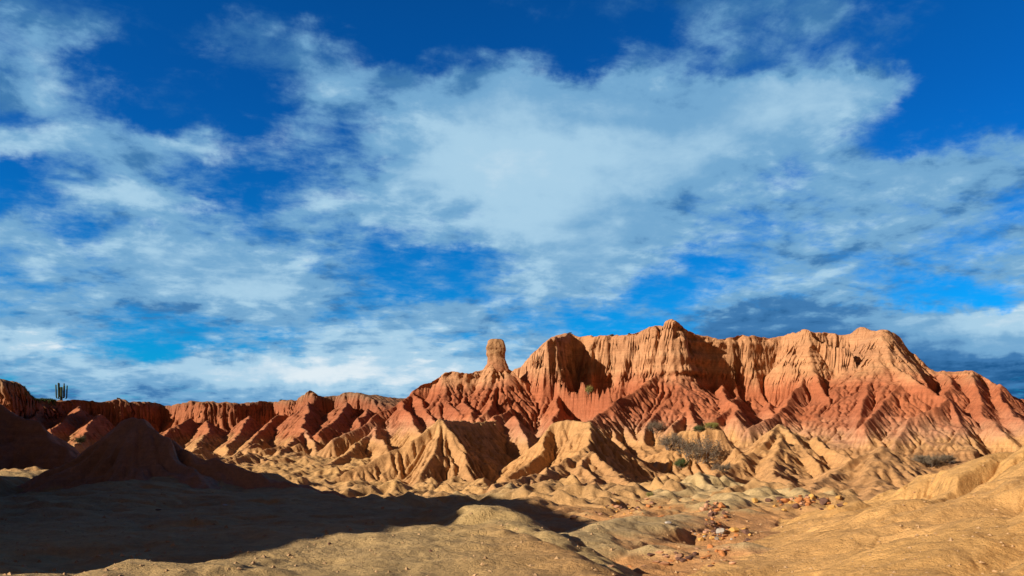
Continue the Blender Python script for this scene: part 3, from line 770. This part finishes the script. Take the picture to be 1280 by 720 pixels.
# ------------------------------------------------------------------ the free standing pinnacle
def pinnacle():
    Yp = 149.0; s = Yp / F
    prof = [(486, 602, 640), (476, 603, 639), (468, 604, 638), (462, 605.5, 637), (457, 607.5, 635), (452, 609, 633), (447, 609.5, 632), (442, 608, 632),
            (436, 607.5, 632.5), (431, 608, 632), (428, 609, 631), (425.5, 610.5, 629.5), (424.2, 613, 628)]
    rows_ = 64; segs = 72
    pys = np.linspace(486, 424.2, rows_)
    pa = np.array(prof)[::-1]
    L = np.interp(pys, pa[:, 0], pa[:, 1]); Rt = np.interp(pys, pa[:, 0], pa[:, 2])
    cx = ((L + Rt) / 2 - 640) * s; rx = (Rt - L) / 2 * s * .93
    cx0 = (620 - 640) * s; zb = (HY - 486) * s
    vs_ = []; th_ = np.linspace(0, 2 * math.pi, segs, endpoint=False)
    for i in range(rows_):
        z = (HY - pys[i]) * s
        a = th_; zz_ = np.full(segs, z)
        nx = np.cos(a); ny = np.sin(a)
        g = .15 * fbm(nx * 2.2 + 5, zz_ / 1.1 + ny * 2.2, 4, 301) + .10 * fbm(nx * 3 + 3, zz_ / 6 + ny * 3, 3, 311) + .12 * (np.round(fbm(nx * 1.5 + 9, zz_ / .9 + ny * .5, 2, 321) * 3) / 3) 
        g[-1] = g[0]
        r = rx[i] * (1 + g)
        sq = 1 / np.maximum(np.abs(nx), np.abs(ny)) ** .6
        for k in range(segs): vs_.append((cx[i] - cx0 + r[k] * sq[k] * nx[k], r[k] * sq[k] * ny[k] * .9, z - zb))
    fs = []
    for i in range(rows_ - 1):
        for k in range(segs):
            k2 = (k + 1) % segs
            fs.append((i * segs + k, i * segs + k2, (i + 1) * segs + k2, (i + 1) * segs + k))
    top = len(vs_); vs_.append((cx[-1] - cx0, 0, (HY - 423.8) * s - zb)); bot = len(vs_); vs_.append((0, 0, 0))
    for k in range(segs):
        fs.append(((rows_ - 1) * segs + k, (rows_ - 1) * segs + (k + 1) % segs, top)); fs.append((k, bot, (k + 1) % segs))
    o = tri_obj('rock_pinnacle', vs_, fs, MG, smooth=True)
    o.location = (cx0, Yp, zb)
    a = o.data.color_attributes.new('pigment', 'FLOAT_COLOR', 'POINT')
    vz = np.array(vs_)[:, 2]; t = np.clip((vz - 3) / 4, 0, 1)[:, None]
    cc = np.array((.38, .15, .075)) * (1 - t) + np.array((.38, .205, .10)) * t
    a.data.foreach_set('color', np.concatenate([cc, np.ones((len(vs_), 1))], 1).astype(np.float32).ravel())
    props(o, 'tall weathered rock pinnacle with a blunt head standing alone left of the main cliff', 'rock pinnacle', 'thing')
pinnacle()

# ------------------------------------------------------------------ rocks
RM = {
    'rust orange': simple_mat('rust_rock', (.42, .165, .055)),
    'dark brown': simple_mat('brown_rock', (.13, .065, .045)),
    'ochre yellow': simple_mat('ochre_rock', (.50, .27, .075)),
    'pale pinkish': simple_mat('pink_rock', (.42, .22, .125)),
    'whitish grey': simple_mat('grey_rock', (.38, .33, .28)),
}
import bmesh
def rock_mesh(seed, mat, flat=1.0):
    r = random.Random(seed)
    bm = bmesh.new(); bmesh.ops.create_icosphere(bm, subdivisions=3, radius=1.0)
    planes = []
    for _ in range(r.randint(9, 14)):
        n = Vector((r.gauss(0, 1), r.gauss(0, 1), r.gauss(0, 1))).normalized(); planes.append((n, r.uniform(.55, .85)))
    for v_ in bm.verts:
        for n, d in planes:
            e = v_.co.dot(n) - d
            if e > 0: v_.co -= n * e
    ar = np.array([v_.co[:] for v_ in bm.verts]); g = .05 * fbm(ar[:, 0] * 3 + seed, ar[:, 1] * 3 + ar[:, 2] * 2, 3, seed)
    for v_, k in zip(bm.verts, g):
        v_.co *= 1 + float(k); v_.co.z *= flat
    me = bpy.data.meshes.new('rock'); bm.to_mesh(me); bm.free(); me.materials.append(mat)
    return me
RV = {}
for ci, (cn, m) in enumerate(RM.items()):
    RV[cn] = [rock_mesh(100 * ci + q_, m, fl_) for q_, fl_ in enumerate((.75, .6, .85, .4))]
def put_rock(cn, px, py, spx, label, group, flat=False):
    x, y, z = hit(px, py)
    r = spx / 2 / F * y
    me = RV[cn][3 if flat else rng.randrange(3)]
    o = bpy.data.objects.new('boulder' if spx > 11 else 'rock', me); C.objects.link(o)
    o.scale = (r * rng.uniform(.85, 1.25), r * rng.uniform(.8, 1.2), r * rng.uniform(.75, 1.1))
    o.rotation_euler = (rng.uniform(-.25, .25), rng.uniform(-.25, .25), rng.uniform(0, 6.28))
    o.location = (x, y, z + r * (.06 if flat else .18))
    props(o, label, 'boulder' if spx > 11 else 'rock', None, group)
    return o
clusters = [
    # name of the place, centre, spread, tilt, number, size range, colours, flat share
    ('in the rock pile at the foot of the golden hillside', (1006, 628), (42, 9), .02, 60, (3.5, 11), ('rust orange', 'ochre yellow', 'dark brown', 'rust orange', 'dark brown', 'pale pinkish'), .2),
    ('in the rubble at the near end of the wash', (897, 668), (32, 9), .15, 46, (3.5, 9), ('ochre yellow', 'whitish grey', 'rust orange', 'dark brown', 'pale pinkish', 'dark brown'), .2),
    ('in the rubble train between the olive swells', (893, 640), (17, 20), 0, 42, (3, 9), ('pale pinkish', 'rust orange', 'dark brown', 'pale pinkish'), .2),
    ('strewn below the fluted skirt of the flat topped cone', (790, 637), (52, 10), -.05, 48, (2.5, 7.5), ('pale pinkish', 'rust orange', 'dark brown', 'ochre yellow'), .3),
    ('lying on the red bed of the wash', (850, 698), (85, 13), -.12, 44, (3.5, 12), ('pale pinkish', 'rust orange', 'dark brown', 'pale pinkish'), .75),
]
big = [('rust orange', 983, 628, 15, 'largest rust orange boulder in the rock pile at the foot of the golden hillside', 0),
       ('ochre yellow', 1016, 625, 14, 'bright ochre boulder topping the rock pile at the foot of the golden hillside', 0),
       ('dark brown', 996, 636, 13, 'dark brown boulder at the front of the rock pile beside the golden hillside', 0),
       ('ochre yellow', 1040, 636, 12, 'ochre boulder at the right end of the rock pile by the golden hillside', 0),
       ('whitish grey', 902, 668, 14, 'whitish grey boulder in the rubble at the near end of the wash', 0),
       ('ochre yellow', 918, 664, 13, 'ochre boulder just right of the whitish boulder in the wash', 0),
       ('dark brown', 932, 667, 12, 'dark brown boulder at the right end of the rubble in the wash', 0),
       ('pale pinkish', 879, 638, 13, 'pale pink boulder heading the rubble train between the olive swells', 0),
       ('rust orange', 902, 634, 12, 'rust orange boulder at the top of the rubble train between olive swells', 0),
       ('pale pinkish', 716, 648, 12, 'pale boulder beside the dark hollow below the flat topped cone', 0),
       ('whitish grey', 836, 655, 10, 'whitish stone lying alone on the olive swell above the dark cut', 0)]
for cn, px, py, sp, lb, fl_ in big: put_rock(cn, px, py, sp, lb, None)
for place, (cx, cy), (wx_, wy_), tilt, nn_, (s0, s1), cs, fs in clusters:
    for k in range(nn_):
        gx = rng.gauss(0, .5); gy = rng.gauss(0, .5)
        px = cx + gx * wx_; py = cy + gy * wy_ + gx * wx_ * tilt
        if py > 716: continue
        sp = s0 + (s1 - s0) * rng.random() ** 2.2
        cn = rng.choice(cs)
        fl_ = rng.random() < fs
        sz_ = "small" if sp < 7 else "larger"
        lb = f"{sz_} {cn} rock {place}"
        put_rock(cn, px, py, sp * 1.12, lb, f"{sz_} {cn} rocks {place}", fl_)
for cn, px, py, sp, lb in [('whitish grey', 18, 622, 3.5, 'pale stone in the shade at the far left below the dark mound'),
                           ('whitish grey', 282, 632, 6.5, 'palest flat stone lying in the shade right of the dark mound'),
                           ('whitish grey', 228, 645, 5, 'small pale stone in the shade left of the palest one'),
                           ('dark brown', 198, 638, 8, 'dark flat stone in the shade below the dark mound'),
                           ('dark brown', 412, 681, 5, 'dark stone at the sunlit edge of the shadow'),
                           ('dark brown', 538, 690, 5, 'small dark stone alone on the sunlit tan ground'),
                           ('pale pinkish', 478, 636, 6, 'brownish stone in the shade near the shadow tip')]:
    put_rock(cn, px, py, sp, lb, None, sp > 6)
for k in range(12):
    px = rng.uniform(140, 1240); py = rng.uniform(600, 712)
    put_rock('pale pinkish', px, py, rng.uniform(2, 4), 'tiny pinkish stone scattered on the bare clay', 'stones scattered on the clay')

# pebbles and clods nobody could count
def pebbles():
    vs_ = []; fs = []
    base_v = np.array([(1, 0, 0), (-.8, .5, 0), (-.4, -.9, 0), (.1, .1, .7), (.2, .9, .1), (0, 0, -.5)], float)
    base_f = [(0, 4, 3), (4, 1, 3), (1, 2, 3), (2, 0, 3), (0, 5, 4), (4, 5, 1), (1, 5, 2), (2, 5, 0)]
    pr = np.random.RandomState(4)
    n = 0
    while n < 2600:
        px = pr.uniform(-60, 1340); py = 575 + 150 * pr.random_sample() ** .8
        x, y, z = hit(px, min(py, 735))
        if y > 75: continue
        if fbm(np.array([x / 5]), np.array([y / 5]), 2, 71)[0] < pr.uniform(-.7, .5): continue
        x += pr.uniform(-.3, .3); y += pr.uniform(-.3, .3); z = ground_at(x, y)
        r = (.008 + .045 * pr.random_sample() ** 5) * (1 + y / 45)
        a = pr.uniform(0, 6.28); ca, sa = math.cos(a), math.sin(a)
        v_ = base_v * r * pr.uniform(.6, 1.3, (1, 3))
        v_ = np.stack([v_[:, 0] * ca - v_[:, 1] * sa + x, v_[:, 0] * sa + v_[:, 1] * ca + y, v_[:, 2] + z], 1)
        fs += [tuple(i + n * 6 for i in f) for f in base_f]; vs_.append(v_); n += 1
    o = tri_obj('pebbles', np.concatenate(vs_), fs, simple_mat('pebble_clay', (.40, .25, .13), var=.4, scale=.8))
    props(o, 'small pebbles and clods littering the clay', 'pebbles', 'stuff')
pebbles()

# ------------------------------------------------------------------ shrubs, cactus, grass
TW = simple_mat('grey_twig', (.17, .125, .095), scale=8, bump=.2)
TWD = simple_mat('brown_bark', (.10, .075, .055), scale=8, bump=.2)
LF = {'grey': simple_mat('grey_leaf', (.16, .125, .085)), 'green': simple_mat('green_leaf', (.07, .10, .03)),
      'yellow': simple_mat('yellow_leaf', (.26, .24, .06)), 'dark': simple_mat('dark_leaf', (.045, .06, .025))}
def tube(vs_, fs, a, b, ra, rb, n=5):
    a = np.array(a, float); b = np.array(b, float); d = b - a; d /= np.linalg.norm(d) + 1e-9
    u_ = np.cross(d, (0, 0, 1) if abs(d[2]) < .9 else (1, 0, 0)); u_ /= np.linalg.norm(u_); w_ = np.cross(d, u_)
    k0 = len(vs_)
    for c, r in ((a, ra), (b, rb)):
        for i in range(n):
            t = 2 * math.pi * i / n; vs_.append(tuple(c + r * (math.cos(t) * u_ + math.sin(t) * w_)))
    for i in range(n): fs.append((k0 + i, k0 + (i + 1) % n, k0 + n + (i + 1) % n, k0 + n + i))
    fs.append(tuple(range(k0 + n, k0 + 2 * n)))
def shrub(px, py, wpx, hpx, kind, density, label, group=None, name='shrub', bark=None, cat='shrub'):
    x, y, z = skyline(px) if group else hit(px, py); s = y / F
    W = wpx * s / 2; H = hpx * s
    root = empty(name, (x, y, z - .05)); props(root, label, cat, None, group)
    r = random.Random(int(px * 7 + py)); vs_ = []; fs = []; lv = []; lf = []
    def grow(p, d, L, rad, lev):
        segs_ = 3; q_ = np.array(p, float); d = np.array(d, float)
        for k in range(segs_):
            d = d + np.array([r.gauss(0, .16), r.gauss(0, .16), r.gauss(0, .10) + .05]); d /= np.linalg.norm(d)
            n_ = q_ + d * L / segs_
            tube(vs_, fs, q_, n_, rad * (1 - k / segs_ * .4), rad * (1 - (k + 1) / segs_ * .4), 4 if lev else 6)
            q_ = n_
            if lev < 3 and (k > 0 or lev > 0):
                for _ in range(2 if lev < 2 else 1 + (k == 2)):
                    dd = d + np.array([r.gauss(0, .75), r.gauss(0, .75), r.gauss(0, .45)]); dd /= np.linalg.norm(dd)
                    grow(q_, dd, L * r.uniform(.5, .75), rad * .52, lev + 1)
        if lev >= 2:
            for _ in range(density):
                c = q_ + np.array([r.gauss(0, 1), r.gauss(0, 1), r.gauss(0, .8)]) * L * .45
                sz = H * r.uniform(.018, .04)
                e1 = np.array([r.gauss(0, 1), r.gauss(0, 1), r.gauss(0, 1)]); e1 /= np.linalg.norm(e1)
                e2 = np.cross(e1, [r.gauss(0, 1), r.gauss(0, 1), r.gauss(0, 1)]); e2 /= np.linalg.norm(e2) + 1e-9
                k0 = len(lv)
                for aa, bb in ((-1, 0), (0, -.5), (1, 0), (0, .5)): lv.append(tuple(c + sz * (aa * e1 + bb * e2)))
                lf.append((k0, k0 + 1, k0 + 2, k0 + 3))
    stems = max(4, int(7 * min(2.0, W / max(H, .1) + .3)))
    for k in range(stems):
        t = 2 * math.pi * (k + r.random()) / stems; sp = r.uniform(.2, .7) * W / (H + .01)
        b0 = (math.cos(t) * W * .35 * r.random(), math.sin(t) * W * .35 * r.random(), -.1)
        grow(b0, (math.cos(t) * sp, math.sin(t) * sp, 1), H * r.uniform(.42, .6), H * .022 + .012, 0)
    tri_obj('branches', vs_, fs, bark or TW, root)
    if lf: tri_obj('foliage', lv, lf, LF[kind], root)
shrub(872, 580, 70, 30, 'grey', 2, 'big grey leafless thicket in front of the broken tan knoll', name='thicket', cat='thicket')
shrub(838, 562, 48, 20, 'grey', 2, 'grey bare shrub on the dark slope at the left end of the thicket')
shrub(903, 590, 34, 12, 'grey', 3, 'low grey shrub at the right foot of the big thicket')
shrub(850, 586, 20, 13, 'green', 7, 'small green shrub at the front left foot of the thicket')
shrub(822, 543, 30, 14, 'grey', 2, 'grey wiry shrub farthest up the red gully above the thicket')
shrub(890, 537, 26, 9, 'yellow', 7, 'yellow green bush crowning the broken tan knoll')
shrub(873, 540, 18, 8, 'green', 7, 'dark green bush left of the yellow one on the tan knoll')
shrub(1160, 583, 54, 17, 'grey', 4, 'dense grey thicket hugging the red slope behind the golden hillside', name='thicket', cat='thicket')
shrub(1186, 579, 30, 11, 'grey', 4, 'smaller grey shrub beside the dense thicket behind the golden hillside')
shrub(737, 492, 16, 9, 'yellow', 7, 'yellow green bush at the mouth of the dark alcove in the cliff')
shrub(812, 620, 10, 6, 'yellow', 6, 'tiny yellow green bush below the fluted skirt of the flat cone')
shrub(100, 556, 16, 10, 'dark', 6, 'dark green shrub in the lit gully left of the shaded mound')
for k, (px, py, w_, h_) in enumerate([(148, 501, 7, 2), (352, 501, 6, 2), (712, 419, 7, 2), (765, 419, 9, 3), (787, 417, 7, 2)]):
    shrub(px, py, w_, h_, 'dark', 5, 'tiny dark bush on the cliff edge against the sky', 'bushes on the cliff edges')

def cactus(px, hpx, label):
    x, y, z = skyline(px); s = y / F; H = hpx * s
    root = empty('cactus', (x, y, z - .1)); props(root, label, 'cactus')
    mt = simple_mat('cactus_skin', (.05, .075, .04), rough=.7)
    def col(pts, r0):
        vs_ = []; fs = []; n = 16
        for i, p in enumerate(pts):
            t = i / (len(pts) - 1); rr = r0 * (1 if t < .9 else .55 if t < 1 else .12)
            for k in range(n):
                a = 2 * math.pi * k / n; q_ = rr * (1 + .14 * (-1) ** k)
                vs_.append((p[0] + q_ * math.cos(a), p[1] + q_ * math.sin(a), p[2]))
        for i in range(len(pts) - 1):
            for k in range(n): fs.append((i * n + k, i * n + (k + 1) % n, (i + 1) * n + (k + 1) % n, (i + 1) * n + k))
        fs.append(tuple(range((len(pts) - 1) * n, len(pts) * n)))
        return vs_, fs
    vs_, fs = col([(0, 0, t * H * .8) for t in (0, .1, .3, .5, .7, .85, .95, 1)], .24); tri_obj('trunk', vs_, fs, mt, root, True)
    cr_ = random.Random(31)
    for k in range(11):
        a = 2 * math.pi * (k + cr_.random() * .6) / 11; q_ = cr_.uniform(.45, 1.25); dx_ = math.cos(a) * q_; dy_ = math.sin(a) * q_
        z0 = cr_.uniform(.05, .2); z1 = cr_.uniform(.5, 1.04); le = cr_.uniform(-.05, .18)
        pts = [(dx_ * t, dy_ * t, H * z0 + .05 * t) for t in (0, .5, .85)] + [(dx_ * (1 + le * t), dy_ * (1 + le * t), H * z0 + H * (z1 - z0) * t) for t in (.12, .3, .5, .7, .85, .95, 1)]
        vs_, fs = col(pts, cr_.uniform(.12, .17)); tri_obj('stem', vs_, fs, mt, root, True)
cactus(76, 21, 'dark candelabra cactus standing on the left rim against the sky')

def grass():
    vs_ = []; fs = []; pr = np.random.RandomState(3)
    for k in range(2600):
        px = pr.uniform(30, 70); x0, y0, z0 = skyline(px); y = y0 + pr.uniform(-1.2, 1.5); x = (px - 640) / F * y; z = ground_at(x, y)
        h_ = pr.uniform(.2, .55); a = pr.uniform(0, 3.14); w_ = .06; l = pr.uniform(-.2, .2)
        k0 = len(vs_)
        vs_ += [(x - w_ * math.cos(a), y - w_ * math.sin(a), z), (x + w_ * math.cos(a), y + w_ * math.sin(a), z), (x + l, y + l, z + h_)]
        fs.append((k0, k0 + 1, k0 + 2))
    o = tri_obj('grass', vs_, fs, LF['green']); props(o, 'strip of green grass along the top of the left rim', 'grass', 'stuff')
grass()
print('all', round(time.time() - T0, 1))
